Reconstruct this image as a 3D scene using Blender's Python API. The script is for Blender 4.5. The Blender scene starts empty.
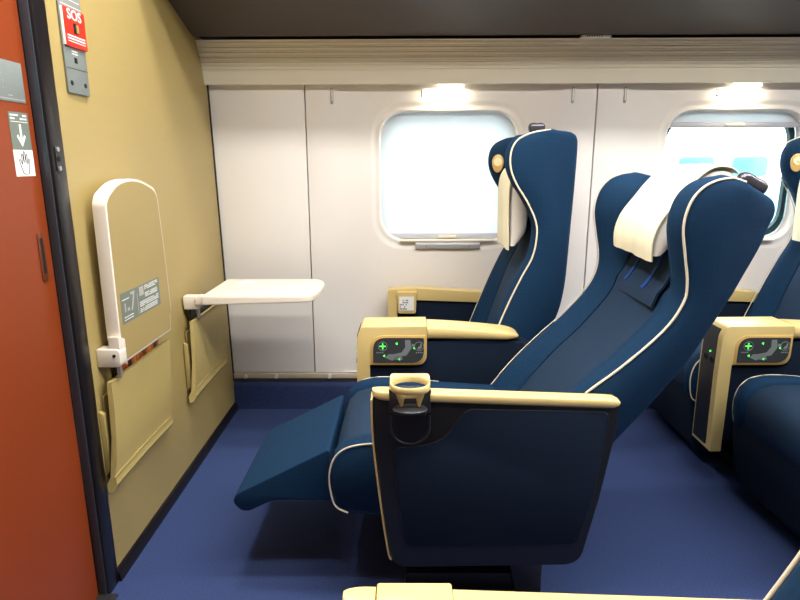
import bpy, bmesh, math, random
from mathutils import Vector, Matrix
random.seed(4)
S = bpy.context.scene
C = S.collection
PI = math.pi

# ------------------------------------------------------------------ materials
def lin(r, g, b):
    f = lambda c: (c/255/12.92) if c/255 <= .04045 else ((c/255+.055)/1.055)**2.4
    return (f(r), f(g), f(b), 1)

def mat(name, rgb, rough=.5, spec=.5, var=.04, scale=30, bump=0, bscale=300, metal=0,
        sheen=0, coat=0, stretch=None, emit=None, sheen_tint=None):
    m = bpy.data.materials.new(name); m.use_nodes = True
    nt = m.node_tree; N = nt.nodes; L = nt.links
    b = N['Principled BSDF']
    tc = N.new('ShaderNodeTexCoord'); mp = N.new('ShaderNodeMapping')
    L.new(tc.outputs['Object'], mp.inputs[0])
    if stretch: mp.inputs['Scale'].default_value = stretch
    nz = N.new('ShaderNodeTexNoise'); nz.inputs['Scale'].default_value = scale
    nz.inputs['Detail'].default_value = 4
    L.new(mp.outputs[0], nz.inputs['Vector'])
    mx = N.new('ShaderNodeMix'); mx.data_type = 'RGBA'
    c = lin(*rgb)
    mx.inputs[6].default_value = tuple(max(0, v*(1-var)) for v in c[:3])+(1,)
    mx.inputs[7].default_value = tuple(min(1, v*(1+var)) for v in c[:3])+(1,)
    L.new(nz.outputs['Fac'], mx.inputs[0]); L.new(mx.outputs[2], b.inputs['Base Color'])
    b.inputs['Roughness'].default_value = rough
    b.inputs['Specular IOR Level'].default_value = spec
    b.inputs['Metallic'].default_value = metal
    b.inputs['Coat Weight'].default_value = coat
    if sheen:
        b.inputs['Sheen Weight'].default_value = sheen
        b.inputs['Sheen Roughness'].default_value = .35
        b.inputs['Sheen Tint'].default_value = lin(*(sheen_tint or rgb))
    if bump:
        n2 = N.new('ShaderNodeTexNoise'); n2.inputs['Scale'].default_value = bscale
        L.new(mp.outputs[0], n2.inputs['Vector'])
        bp = N.new('ShaderNodeBump'); bp.inputs['Strength'].default_value = bump
        bp.inputs['Distance'].default_value = .002
        L.new(n2.outputs['Fac'], bp.inputs['Height']); L.new(bp.outputs[0], b.inputs['Normal'])
    if emit:
        b.inputs['Emission Color'].default_value = lin(*emit[0]); b.inputs['Emission Strength'].default_value = emit[1]
    return m

def weave(name, rgb, rgb2, period=.011, rough=.8, sheen=.3):
    """cloth with a small woven dot pattern"""
    m = mat(name, rgb, rough, .25, .1, 60, .25, 900, sheen=sheen)
    nt = m.node_tree; N = nt.nodes; L = nt.links; b = N['Principled BSDF']
    tc = N.new('ShaderNodeTexCoord'); vo = N.new('ShaderNodeTexVoronoi')
    vo.inputs['Scale'].default_value = 1/period; vo.inputs['Randomness'].default_value = .25
    L.new(tc.outputs['Object'], vo.inputs['Vector'])
    mr = N.new('ShaderNodeMapRange'); mr.inputs['From Min'].default_value = .15; mr.inputs['From Max'].default_value = .5
    mr.inputs['To Min'].default_value = .4; mr.inputs['To Max'].default_value = 0
    L.new(vo.outputs['Distance'], mr.inputs['Value'])
    old = b.inputs['Base Color'].links[0].from_socket
    mx = N.new('ShaderNodeMix'); mx.data_type = 'RGBA'
    mx.inputs[7].default_value = lin(*rgb2)
    L.new(mr.outputs[0], mx.inputs[0]); L.new(old, mx.inputs[6]); L.new(mx.outputs[2], b.inputs['Base Color'])
    return m

M = {}
M['wall'] = mat('warm_white_panel', (238, 234, 230), .42, .4, .015, 8, .03, 400)
M['wall_far'] = mat('darkened_beige_panel', (130, 120, 106), .5, .4, .02, 8)  # unseen wall, toned down to bounce less light onto the end wall
M['rail'] = mat('cream_rail', (232, 226, 208), .45, .4, .02, 10)
M['strip'] = mat('beige_strip', (206, 198, 178), .5, .4, .02, 10)
M['tan'] = mat('tan_laminate', (168, 148, 94), .38, .4, .03, 14, .05, 500, stretch=(1, 1, 6))
M['tanface'] = mat('tan_tray_laminate', (164, 143, 89), .42, .4, .03, 14, .04, 500)
M['red'] = mat('red_door_paint', (134, 57, 22), .4, .4, .03, 6)
M['black'] = mat('black_frame', (24, 21, 24), .3, .5, .1, 20)
M['blue_black'] = mat('anodised_frame', (54, 62, 70), .3, .5, .1, 20)
M['carpet'] = mat('blue_carpet', (55, 70, 113), .95, .15, .6, 200, .9, 400, stretch=(1, 1.8, 1))
M['rack'] = mat('brown_rack_panel', (78, 69, 65), .5, .4, .05, 60)
M['gap'] = mat('black_gap', (10, 10, 11), .7, .2, .1, 20)
M['cream'] = mat('cream_armrest', (218, 194, 130), .34, .5, .02, 12, coat=.15)
M['ivory'] = mat('ivory_plastic', (228, 218, 204), .4, .45, .02, 12)
M['velvet'] = weave('blue_velvet', (4, 43, 73), (8, 53, 86), .012, .85, .6)
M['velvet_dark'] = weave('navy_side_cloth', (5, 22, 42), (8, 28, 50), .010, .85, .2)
M['centre'] = weave('slate_blue_centre_cloth', (26, 48, 72), (19, 36, 56), .006, .8, .3)
M['piping'] = mat('cream_piping', (226, 216, 192), .5, .4, .03, 30)
M['shell'] = mat('black_plastic_shell', (22, 22, 24), .42, .45, .1, 40, .1, 900)
M['rubber'] = mat('dark_grey_plastic', (44, 43, 45), .35, .5, .1, 30)
M['cover'] = mat('ivory_cloth', (244, 238, 208), .85, .2, .02, 14, .12, 1200)
M['pillow'] = mat('grey_white_pillow', (226, 222, 214), .85, .2, .03, 20, .2, 800)
M['leather'] = mat('tan_leatherette', (178, 158, 98), .5, .4, .04, 20, .15, 700)
M['leather2'] = mat('tan_leatherette_gusset', (160, 140, 84), .55, .4, .04, 20, .15, 700)
M['grey'] = mat('grey_plate', (126, 134, 132), .45, .5, .03, 20)
M['greygreen'] = mat('grey_green_sticker', (112, 122, 112), .5, .4, .03, 20)
M['white'] = mat('white_print', (240, 240, 238), .5, .4, .01, 20)
M['offgrey'] = mat('faint_grey_print', (178, 175, 170), .5, .4, .01, 20)
M['sos'] = mat('signal_red', (226, 50, 34), .35, .5, .02, 20)
M['ink'] = mat('black_ink', (22, 22, 24), .5, .4, .05, 20)
M['metal'] = mat('steel', (176, 176, 178), .35, .5, .05, 20, metal=.5)
M['bronze'] = mat('bronze_pull', (116, 60, 36), .35, .5, .05, 20, metal=.3)
M['knob'] = mat('gunmetal_knob', (86, 84, 92), .25, .6, .05, 20, metal=.55)
M['bluetag'] = mat('blue_tag', (60, 120, 220), .5, .4, .02, 20)
M['strap'] = mat('bright_blue_strap', (28, 66, 140), .7, .3, .03, 40)
M['screen'] = mat('dark_control_panel', (58, 60, 62), .25, .5, .04, 20)
M['diagram'] = mat('grey_diagram_print', (118, 128, 128), .4, .4, .02, 20)
M['green'] = mat('green_led', (70, 230, 80), .4, .4, .01, 20, emit=((90, 255, 90), 1.2))
M['gold'] = mat('gold_bezel', (214, 176, 104), .35, .5, .03, 20, metal=.15)
M['lampglass'] = mat('lamp_lens', (236, 222, 180), .2, .6, .02, 20)
M['gasket'] = mat('dark_teal_gasket', (22, 62, 70), .5, .4, .05, 20)
M['sill'] = mat('grey_sill', (200, 202, 212), .4, .5, .03, 20)
M['brownline'] = mat('dark_brown_sill', (74, 60, 48), .5, .4, .05, 20)
M['traincoat'] = mat('white_train_paint', (245, 248, 250), .4, .5, .01, 5)
M['trainwin'] = mat('teal_train_window', (104, 150, 160), .3, .5, .25, 2)
M['trainblue'] = mat('pale_blue_band', (170, 225, 236), .4, .5, .05, 5)
M['platform'] = mat('pale_platform', (190, 192, 194), .8, .2, .05, 5)
M['lampshade'] = mat('ceiling_lamp_diffuser', (255, 250, 240), .5, .4, .01, 5, emit=((255, 247, 232), 2.0))
M['ceil'] = mat('off_white_ceiling', (226, 222, 214), .6, .3, .02, 8)

# translucent blind
def blind_mat():
    m = mat('white_blind', (246, 248, 250), .8, .2, .02, 6)
    nt = m.node_tree; N = nt.nodes; L = nt.links
    tr = N.new('ShaderNodeBsdfTranslucent'); tr.inputs[0].default_value = lin(244, 249, 252)
    ms = N.new('ShaderNodeMixShader'); ms.inputs[0].default_value = .5
    out = N['Material Output']
    L.new(N['Principled BSDF'].outputs[0], ms.inputs[1]); L.new(tr.outputs[0], ms.inputs[2])
    L.new(ms.outputs[0], out.inputs[0])
    return m
M['blind'] = blind_mat()

def glass_mat():
    m = bpy.data.materials.new('window_glass'); m.use_nodes = True
    nt = m.node_tree; N = nt.nodes; L = nt.links
    N.remove(N['Principled BSDF'])
    t = N.new('ShaderNodeBsdfTransparent'); t.inputs[0].default_value = (.93, .985, .985, 1)
    g = N.new('ShaderNodeBsdfGlossy'); g.inputs['Roughness'].default_value = .02
    f = N.new('ShaderNodeLayerWeight'); f.inputs[0].default_value = .12
    ms = N.new('ShaderNodeMixShader')
    L.new(f.outputs['Fresnel'], ms.inputs[0]); L.new(t.outputs[0], ms.inputs[1]); L.new(g.outputs[0], ms.inputs[2])
    L.new(ms.outputs[0], N['Material Output'].inputs[0])
    return m
M['glass'] = glass_mat()

def magazine_mat():
    m = mat('magazine_cover', (20, 16, 16), .3, .5, .1, 20)
    nt = m.node_tree; N = nt.nodes; L = nt.links; b = N['Principled BSDF']
    tc = N.new('ShaderNodeTexCoord'); nz = N.new('ShaderNodeTexNoise'); nz.inputs['Scale'].default_value = 26
    nz.inputs['Detail'].default_value = 3
    L.new(tc.outputs['Object'], nz.inputs['Vector'])
    cr = N.new('ShaderNodeValToRGB')
    cr.color_ramp.elements[0].position = .42; cr.color_ramp.elements[0].color = lin(22, 14, 14)
    cr.color_ramp.elements[1].position = .66; cr.color_ramp.elements[1].color = lin(236, 150, 60)
    e = cr.color_ramp.elements.new(.52); e.color = lin(150, 56, 24)
    L.new(nz.outputs['Fac'], cr.inputs[0]); L.new(cr.outputs[0], b.inputs['Base Color'])
    return m
M['magazine'] = magazine_mat()

# ------------------------------------------------------------------ helpers
def finish(bm, name, m, parent=None, smooth=35):
    bmesh.ops.remove_doubles(bm, verts=bm.verts, dist=1e-6)
    bmesh.ops.recalc_face_normals(bm, faces=bm.faces)
    me = bpy.data.meshes.new(name)
    if parent is not None:
        off = Vector(parent.get('_o', (0, 0, 0)))
        bmesh.ops.translate(bm, verts=bm.verts, vec=-off)
    bm.to_mesh(me); bm.free()
    for p in me.polygons: p.use_smooth = True
    me.set_sharp_from_angle(angle=math.radians(smooth))
    me.materials.append(M[m] if isinstance(m, str) else m)
    o = bpy.data.objects.new(name, me); C.objects.link(o)
    if parent is not None:
        o.parent = parent
        o['_o'] = tuple(parent.get('_o', (0, 0, 0)))
    return o

def thing(name, label, cat, loc, group=None):
    o = bpy.data.objects.new(name, None); C.objects.link(o); o.empty_display_size = .05
    o.location = loc; o['_o'] = tuple(loc)
    o['label'] = label; o['category'] = cat
    if group: o['group'] = group
    return o

def tag(o, label, cat, group=None):
    o['label'] = label; o['category'] = cat
    if group: o['group'] = group
    return o

def struct(o):
    o['kind'] = 'structure'; return o

def P3(axis, a, u, v):
    return {'Y': (u, a, v), 'X': (a, u, v), 'Z': (u, v, a)}[axis]

def prism(bm, poly, axis, a, b, bev=0, seg=2):
    v0 = [bm.verts.new(P3(axis, a, *p)) for p in poly]
    v1 = [bm.verts.new(P3(axis, b, *p)) for p in poly]
    fs = [bm.faces.new(v0), bm.faces.new(v1[::-1])]
    n = len(poly)
    for i in range(n):
        fs.append(bm.faces.new((v0[i], v1[i], v1[(i+1) % n], v0[(i+1) % n])))
    bmesh.ops.recalc_face_normals(bm, faces=fs)
    if bev:
        es = set()
        for f in fs:
            for e in f.edges:
                if len(e.link_faces) == 2 and e.calc_face_angle(0) > math.radians(32): es.add(e)
        bmesh.ops.bevel(bm, geom=list(es), offset=bev, segments=seg, affect='EDGES', clamp_overlap=True, profile=.5)
    return bm

def box(bm, x0, x1, y0, y1, z0, z1, bev=0, seg=2):
    return prism(bm, [(x0, z0), (x1, z0), (x1, z1), (x0, z1)], 'Y', y0, y1, bev, seg)

def rpoly(pts, r, n=5):
    """round the corners of a 2D polygon; r one radius or a list"""
    out = []; N_ = len(pts)
    for i in range(N_):
        p = Vector(pts[i]); a = Vector(pts[i-1]); b = Vector(pts[(i+1) % N_])
        rr = r[i] if isinstance(r, (list, tuple)) else r
        if rr <= 0: out.append(tuple(p)); continue
        da = (a-p); db = (b-p)
        rr = min(rr, da.length*.49, db.length*.49)
        s = p+da.normalized()*rr; e = p+db.normalized()*rr
        for k in range(n+1):
            t = k/n
            q = s*(1-t)**2+p*2*t*(1-t)+e*t*t
            out.append((q.x, q.y))
    return out

def catmull(pts, n):
    """resample a 2D/3D polyline smoothly into n points, even in index"""
    P = [Vector(p) for p in pts]; out = []
    for i in range(n):
        t = i/(n-1)*(len(P)-1); k = min(int(t), len(P)-2); f = t-k
        p0 = P[max(k-1, 0)]; p1 = P[k]; p2 = P[k+1]; p3 = P[min(k+2, len(P)-1)]
        out.append(.5*((2*p1)+(p2-p0)*f+(2*p0-5*p1+4*p2-p3)*f*f+(3*p1-p0-3*p2+p3)*f**3))
    return out

def tube(bm, pts, r, sides=8, closed=False):
    P = [Vector(p) for p in pts]; rings = []
    n = len(P)
    up = Vector((0, 1, 0))
    for i in range(n):
        if closed: t = P[(i+1) % n]-P[i-1]
        else: t = P[min(i+1, n-1)]-P[max(i-1, 0)]
        t.normalize()
        u = t.cross(up)
        if u.length < .05: u = t.cross(Vector((0, 0, 1)))
        u.normalize(); w = t.cross(u)
        rings.append([bm.verts.new(P[i]+(u*math.cos(2*PI*k/sides)+w*math.sin(2*PI*k/sides))*r) for k in range(sides)])
    m = n if closed else n-1
    for i in range(m):
        A = rings[i]; B = rings[(i+1) % n]
        for k in range(sides):
            bm.faces.new((A[k], A[(k+1) % sides], B[(k+1) % sides], B[k]))
    if not closed:
        bm.faces.new(rings[0][::-1]); bm.faces.new(rings[-1])
    return bm

def loft(bm, rings, closed_ring=True, caps=True):
    R = [[bm.verts.new(p) for p in r] for r in rings]
    n = len(R[0])
    for i in range(len(R)-1):
        for k in range(n if closed_ring else n-1):
            bm.faces.new((R[i][k], R[i][(k+1) % n], R[i+1][(k+1) % n], R[i+1][k]))
    if caps:
        bm.faces.new(R[0][::-1]); bm.faces.new(R[-1])
    return bm

def cyl(bm, c, r, h, axis='Z', sides=24, r2=None):
    a = {'Z': 'Z', 'Y': 'Y', 'X': 'X'}[axis]
    cc = {'Z': (c[0], c[1]), 'Y': (c[0], c[2]), 'X': (c[1], c[2])}[a]
    base = {'Z': c[2], 'Y': c[1], 'X': c[0]}[a]
    rs = []
    for hh, rr in ((0, r), (h, r2 if r2 is not None else r)):
        rs.append([P3(a, base+hh, cc[0]+rr*math.cos(2*PI*k/sides), cc[1]+rr*math.sin(2*PI*k/sides)) for k in range(sides)])
    return loft(bm, rs)

def ellipsoid(bm, c, r, rot=None, su=24, sv=14):
    m = Matrix.Translation(c) @ (rot or Matrix.Identity(4)) @ Matrix.Diagonal((r[0], r[1], r[2], 1))
    bmesh.ops.create_uvsphere(bm, u_segments=su, v_segments=sv, radius=1, matrix=m)
    return bm

def text_bm(body, size, fn, depth=.0008):
    """built-in font outlines as a mesh; fn maps (u,v,w) to world"""
    cu = bpy.data.curves.new('t', 'FONT'); cu.body = body; cu.size = size; cu.extrude = depth/2
    cu.align_x = 'CENTER'; cu.align_y = 'CENTER'; cu.resolution_u = 4; cu.offset = .0 if size > .035 else .0003
    o = bpy.data.objects.new('t', cu); C.objects.link(o)
    bpy.context.view_layer.update()
    me = bpy.data.meshes.new_from_object(o.evaluated_get(bpy.context.evaluated_depsgraph_get()))
    bm = bmesh.new(); bm.from_mesh(me)
    for v in bm.verts: v.co = Vector(fn(*v.co))
    bpy.data.objects.remove(o); bpy.data.curves.remove(cu); bpy.data.meshes.remove(me)
    return bm

def NB(): return bmesh.new()

XE = -.755          # end wall plane
YW = 2.46           # window wall plane
PIT = 1.16          # row pitch

# ------------------------------------------------------------------ setting
bm = NB(); box(bm, -1.2, 5.2, -.75, 2.5, -.08, 0)
struct(finish(bm, 'floor', 'carpet'))
bm = NB(); prism(bm, rpoly([(2.44, -.005), (2.5, -.005), (2.5, .127), (2.44, .127)], [0, 0, 0, .05]), 'X', XE, 5.2)
struct(finish(bm, 'trim_1', 'carpet'))                       # carpeted kerb
bm = NB(); box(bm, XE, 5.2, 2.452, 2.5, .127, .141)
struct(finish(bm, 'trim_2', 'brownline'))
bm = NB(); box(bm, XE, 5.2, 2.447, 2.5, .141, .164, .003)
o = struct(finish(bm, 'trim_3', 'strip'))
for x in (-.70, -.565, -.33, .9):
    bm = NB(); cyl(bm, (x, 2.438, .152), .0085, .01, 'Y', 16); finish(bm, 'stud', 'white', o)

def rect_ring(x0, x1, z0, z1, r, n=64):
    """n points round a rounded rectangle, by angle from the centre"""
    cx, cz = (x0+x1)/2, (z0+z1)/2; hw, hh = (x1-x0)/2, (z1-z0)/2
    out = []
    for k in range(n):
        # walk by perimeter share so that rings match each other
        t = k/n*4; side = int(t) % 4; f = t-int(t)
        cs = [(-1, -1), (1, -1), (1, 1), (-1, 1)]
        a = cs[side]; b = cs[(side+1) % 4]
        f2 = .5-.5*math.cos(PI*f) if r > 0 else f
        p = Vector((a[0]+(b[0]-a[0])*f2, a[1]+(b[1]-a[1])*f2))
        x = p.x*hw; z = p.y*hh
        if r > 0:
            ix, iz = hw-r, hh-r
            if abs(x) > ix and abs(z) > iz:
                d = Vector((abs(x)-ix, abs(z)-iz)); d.normalize(); d *= r
                x = math.copysign(ix+d.x, x); z = math.copysign(iz+d.y, z)
        out.append((cx+x, cz+z))
    return out

def wall_panel(x0, x1, wc, name):
    """one moulded window panel; wc = window centre"""
    bm = NB(); zb, zt = .168, 1.40
    wz = 1.008
    spec = [(x0, x1, zb, zt, 0, 2.50), (x0, x1, zb, zt, 0, YW-.004), (x0+.118, x1-.118, zb+.0005, zt, 0, YW-.004),
            (x0+.138, x1-.138, zb+.001, zt-.0005, 0, YW+.006)]
    if wc is not None:
        for g, dy in ((.042, .006), (.036, .008), (.026, .0125), (.018, .0145), (.012, .0125), (.006, .0135), (.0, .024), (0, .075)):
            spec.append((wc-.278-g, wc+.278+g, wz-.258-g, wz+.258+g, .10+g*.8, YW+dy))
    rings = [[(x, s[5], z) for x, z in rect_ring(*s[:5])] for s in spec]
    loft(bm, rings, True, False)
    if wc is None:
        bm.faces.new([v for v in bm.verts][-64:])
    return struct(finish(bm, name, 'wall'))

w0 = NB(); box(w0, -.80, -.398, YW-.004, 2.5, .168, 1.40, .002)
WL = struct(finish(w0, 'wall_window_side', 'wall'))
x0 = -.393
for k in range(5):
    a = x0+k*PIT
    wall_panel(a, a+PIT-.006, a+PIT/2-.006, 'wall_window_side')
# dark joints behind the panels, outer skin above and below
bm = NB(); box(bm, -.80, 5.2, 2.5, 2.515, .0, .70); box(bm, -.80, 5.2, 2.5, 2.515, 1.33, 2.3)
for k in range(5):
    a = x0+k*PIT; box(bm, a-.09 if k else -.80, a+.18, 2.5, 2.515, .0, 1.4)
struct(finish(bm, 'wall_outer', 'gap'))

# windows
def blind_handle(p, xc, z):
    bm = NB(); box(bm, xc-.038, xc+.038, 2.485, 2.50, z-.006, z+.006, .003); finish(bm, 'blind_handle', 'rail', p)
def window(n, wc, drawn):
    g = NB(); box(g, wc-.30, wc+.30, 2.556, 2.560, .72, 1.30)
    w = struct(finish(g, 'window_%d' % n, 'glass'))
    bm = NB(); rings = []
    wz = 1.008
    for gg, y in ((-.004, 2.533), (-.022, 2.533), (-.022, 2.556), (.03, 2.556)):
        rings.append([(x, y, z) for x, z in rect_ring(wc-.278-gg if gg > 0 else wc-.278-gg, wc+.278+gg, wz-.258-gg, wz+.258+gg, .095)])
    loft(bm, rings, True, False)
    finish(bm, 'gasket', 'gasket', w)
    zb = .765 if drawn else 1.215
    bm = NB(); prism(bm, [(2.507, zb), (2.510, zb), (2.510, 1.275), (2.507, 1.275)], 'X', wc-.290, wc+.290)
    finish(bm, 'blind', 'blind', w)
    bm = NB(); box(bm, wc-.25 if drawn else wc-.262, wc+.25 if drawn else wc+.262, 2.500, 2.514, zb-.012, zb+.010, .004)
    b = finish(bm, 'blind_bar', 'sill', w)
    blind_handle(b, wc, zb-.002)
    # catch ledge under the window
    bm = NB(); prism(bm, [(2.475, .712), (2.452, .716), (2.444, .735), (2.452, .741), (2.475, .744)], 'X', wc-.135, wc+.135, .002)
    l = finish(bm, 'catch_ledge', 'sill', w)
    for s in (-.09, .09):
        bm = NB(); cyl(bm, (wc+s, 2.4455, .728), .004, .006, 'Y', 10); finish(bm, 'screw', 'metal', l)
    bm = NB(); box(bm, wc-.2, wc+.2, 2.452, 2.53, .7445, .752, .003); finish(bm, 'sill_lip', 'rail', w)
    return w
wcs = [x0+k*PIT+PIT/2-.006 for k in range(5)]
window(1, wcs[0], True); window(2, wcs[1], False)
for k in (2, 3, 4): window(k+1, wcs[k], False)

# rail: fluted cove over the windows
prof = []
n = 8
pts = [(2.352, 1.516), (2.366, 1.49), (2.383, 1.455), (2.398, 1.425), (2.409, 1.395), (2.417, 1.366)]
c = catmull(pts, 241)
def rp_(t, d=0):
    p = c[int(round(t*240))]; return (p.x+d, p.y)
T_ = .68
for k in range(7):
    a = T_*k/7; b = T_*(k+1)/7
    prof += [rp_(a), rp_(a+(b-a)*.30), rp_(a+(b-a)*.52), rp_(a+(b-a)*.60, .0045), rp_(a+(b-a)*.90, .0045)]
prof += [rp_(T_+(1-T_)*k/8) for k in range(9)]
poly = prof+[(2.425, 1.3645), (2.455, 1.372), (2.46, 1.516)]
bm = NB(); prism(bm, poly, 'X', XE-.026, 5.2)
rail = struct(finish(bm, 'trim_4', 'rail', smooth=25))
bm = NB(); box(bm, XE-.027, 5.2, 2.29, 2.49, 1.535, 1.60)
struct(finish(bm, 'trim_5', 'gap'))
# luggage rack underside
bm = NB(); prism(bm, [(2.335, 1.522), (2.30, 1.527), (1.80, 1.682), (1.775, 1.70), (1.775, 1.76), (1.80, 1.765), (2.335, 1.62)], 'X', XE-.03, 5.2, .004)
struct(finish(bm, 'ceiling_rack_window_side', 'rack'))
bm = NB(); prism(bm, [(-.60, 1.522), (-.56, 1.527), (-.05, 1.682), (-.02, 1.70), (-.02, 1.76), (-.05, 1.765), (-.60, 1.62)], 'X', XE, 5.2, .004)
struct(finish(bm, 'ceiling_rack_camera_side', 'rack'))
bm = NB(); box(bm, -1.2, 5.2, -.78, 2.52, 2.2, 2.25)
struct(finish(bm, 'ceiling', 'ceil'))
bm = NB(); box(bm, -1.2, 5.2, -.78, -.70, 0, 2.2)
struct(finish(bm, 'wall_camera_side', 'wall_far'))
bm = NB(); box(bm, 5.2, 5.25, -.78, 2.52, 0, 2.25)
struct(finish(bm, 'wall_rear', 'tan'))

# end wall in pieces round the door
bm = NB()
xf = lambda y, z: XE-.040*max(0, z)/2.2*(y-1.328)/1.132       # far edge leans out a little at the top
g_ = [[(xf(y, z)-dx_, y, z) for z in (.03, .75, 1.4, 2.2)] for dx_, y in ((.05, 1.328), (0, 1.328), (0, 1.9), (0, 2.46), (.05, 2.46), (.05, 1.9))]
loft(bm, [[r[k] for r in g_] for k in range(4)])
struct(finish(bm, 'wall_front', 'tan'))
bm = NB(); box(bm, XE-.05, XE, -.75, .44, .03, 2.2)
struct(finish(bm, 'wall_front', 'tan'))
bm = NB(); box(bm, XE-.05, XE, .44, 1.328, 2.0, 2.2)
struct(finish(bm, 'wall_front', 'tan'))
bm = NB(); prism(bm, [(XE-.02, .0), (XE+.014, .0), (XE+.012, .022), (XE+.002, .034), (XE-.02, .034)], 'Y', 1.328, 2.442)
struct(finish(bm, 'baseboard_front', 'black'))
bm = NB(); loft(bm, [[(XE+a_-.0182*z, b_, z) for a_, b_ in ((-.002, 2.446), (.004, 2.446), (.004, 2.458), (-.002, 2.458))] for z in (.13, 1.38)]); struct(finish(bm, 'trim_6', 'ink'))
# door frame
for (a, b) in ((1.277, 1.328), (.44, .49)):
    bm = NB(); box(bm, XE-.055, XE+.008, a, b, 0, 2.02, .004)
    o = struct(finish(bm, 'trim_7', 'black'))
    if a > 1:
        bm = NB(); box(bm, XE-.017, XE+.002, 1.2725, 1.277, 0, 2.02, .001); finish(bm, 'seal', 'blue_black', o)
        bm = NB(); prism(bm, rpoly([(1.288, 1.048), (1.306, 1.048), (1.306, 1.104), (1.288, 1.104)], .008), 'X', XE+.008, XE+.0105)
        pl = finish(bm, 'latch_plate', 'rubber', o)
        for z in (1.056, 1.076, 1.096):
            bm = NB(); cyl(bm, (XE+.0105, 1.297, z), .005 if z != 1.076 else .006, .002, 'X', 12); finish(bm, 'screw', 'metal' if z != 1.076 else 'ink', pl)
bm = NB(); box(bm, XE-.055, XE+.008, .49, 1.277, 2.0, 2.04, .004); struct(finish(bm, 'trim_8', 'black'))
bm = NB(); box(bm, XE-.05, XE+.03, .49, 1.277, 0, .006, .002); struct(finish(bm, 'trim_9', 'rubber'))
XD = -.773
bm = NB(); box(bm, XD-.03, XD, .49, 1.2705, .006, 2.0)
door = struct(finish(bm, 'door_1', 'red'))
hy, hz0, hz1 = 1.238, .818, .925
bm = NB(); prism(bm, rpoly([(hy-.011, hz0), (hy+.011, hz0), (hy+.011, hz1), (hy-.011, hz1)], .011, 8), 'X', XD-.001, XD+.002, .0008)
h = finish(bm, 'door_handle', 'bronze', door)
bm = NB(); prism(bm, rpoly([(hy-.0045, hz0+.018), (hy+.0045, hz0+.018), (hy+.0045, hz1-.012), (hy-.0045, hz1-.012)], .0045, 8), 'X', XD+.001, XD+.0024)
finish(bm, 'recess', 'ink', h)

# ------------------------------------------------------------------ signs on the door
def bars(rows, m, parent, axis_x, name='print', th=.0004):
    """rows: (y0,y1,z,height,chars) broken into small strokes like fine print"""
    bm = NB()
    for y0, y1, z, hgt, n in rows:
        w = (y1-y0)/n
        for k in range(n):
            if n > 1 and random.random() < .08: continue
            a = y0+k*w; hh = hgt*(random.uniform(.7, 1) if n > 1 else 1)
            box(bm, axis_x, axis_x+th, a, a+w*(.78 if n > 1 else 1), z-hh/2, z+hh/2)
    return finish(bm, name, m, parent)
x = XD+.0012
bm = NB(); box(bm, XD, XD+.0012, 1.10, 1.254, 1.185, 1.262, .0004)
t = tag(finish(bm, 'tactile_sign', 'grey'), 'grey tactile plate with raised dots at the top left of the red door', 'sign')
bm = NB()
for r in range(4):
    for k in range(16):
        if random.random() < .55: continue
        cyl(bm, (x, 1.112+k*.0085, 1.250-r*.0135), .0009, .0006, 'X', 6)
        if random.random() < .5: cyl(bm, (x, 1.1145+k*.0085, 1.2475-r*.0135), .0009, .0006, 'X', 6)
box(bm, x, x+.0003, 1.12, 1.25, 1.1895, 1.191)
box(bm, x, x+.0003, 1.20, 1.215, 1.196, 1.198)
finish(bm, 'raised_dots', 'offgrey', t)

t = thing('door_sticker', 'narrow sticker on the red door with a white arrow above a drawn hand', 'sticker', (XD, 1.222, 1.038))
bm = NB(); box(bm, XD, XD+.0006, 1.192, 1.2535, 1.093, 1.166); finish(bm, 'backing', 'greygreen', t)
bm = NB(); box(bm, XD, XD+.0006, 1.192, 1.2535, 1.041, 1.093); lo = finish(bm, 'lower_field', 'white', t)
x = XD+.0006
bars([(1.197, 1.249, 1.1600, .004, 8), (1.197, 1.249, 1.1535, .004, 7), (1.197, 1.249, 1.1475, .0012, 1)], 'white', t, x)
bm = NB(); box(bm, x, x+.0004, 1.2205, 1.2265, 1.114, 1.143)
prism(bm, [(1.2095, 1.119), (1.2235, 1.099), (1.2375, 1.119), (1.2335, 1.123), (1.2235, 1.110), (1.2135, 1.123)], 'X', x, x+.0004)
finish(bm, 'arrow', 'white', t)
hand = [(1.216, 1.046), (1.232, 1.046), (1.236, 1.058), (1.239, 1.073), (1.236, 1.074), (1.232, 1.064), (1.233, 1.083), (1.2295, 1.083), (1.227, 1.067),
        (1.226, 1.088), (1.2225, 1.088), (1.221, 1.068), (1.2185, 1.084), (1.215, 1.083), (1.2155, 1.065), (1.210, 1.074), (1.207, 1.072), (1.211, 1.058)]
bm = NB(); tube(bm, [(x+.0002, a, b) for a, b in [(p.x, p.y) for p in catmull(hand+[hand[0]], 70)][:-1]], .0008, 4, True)
finish(bm, 'hand_outline', 'ink', lo)

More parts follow.
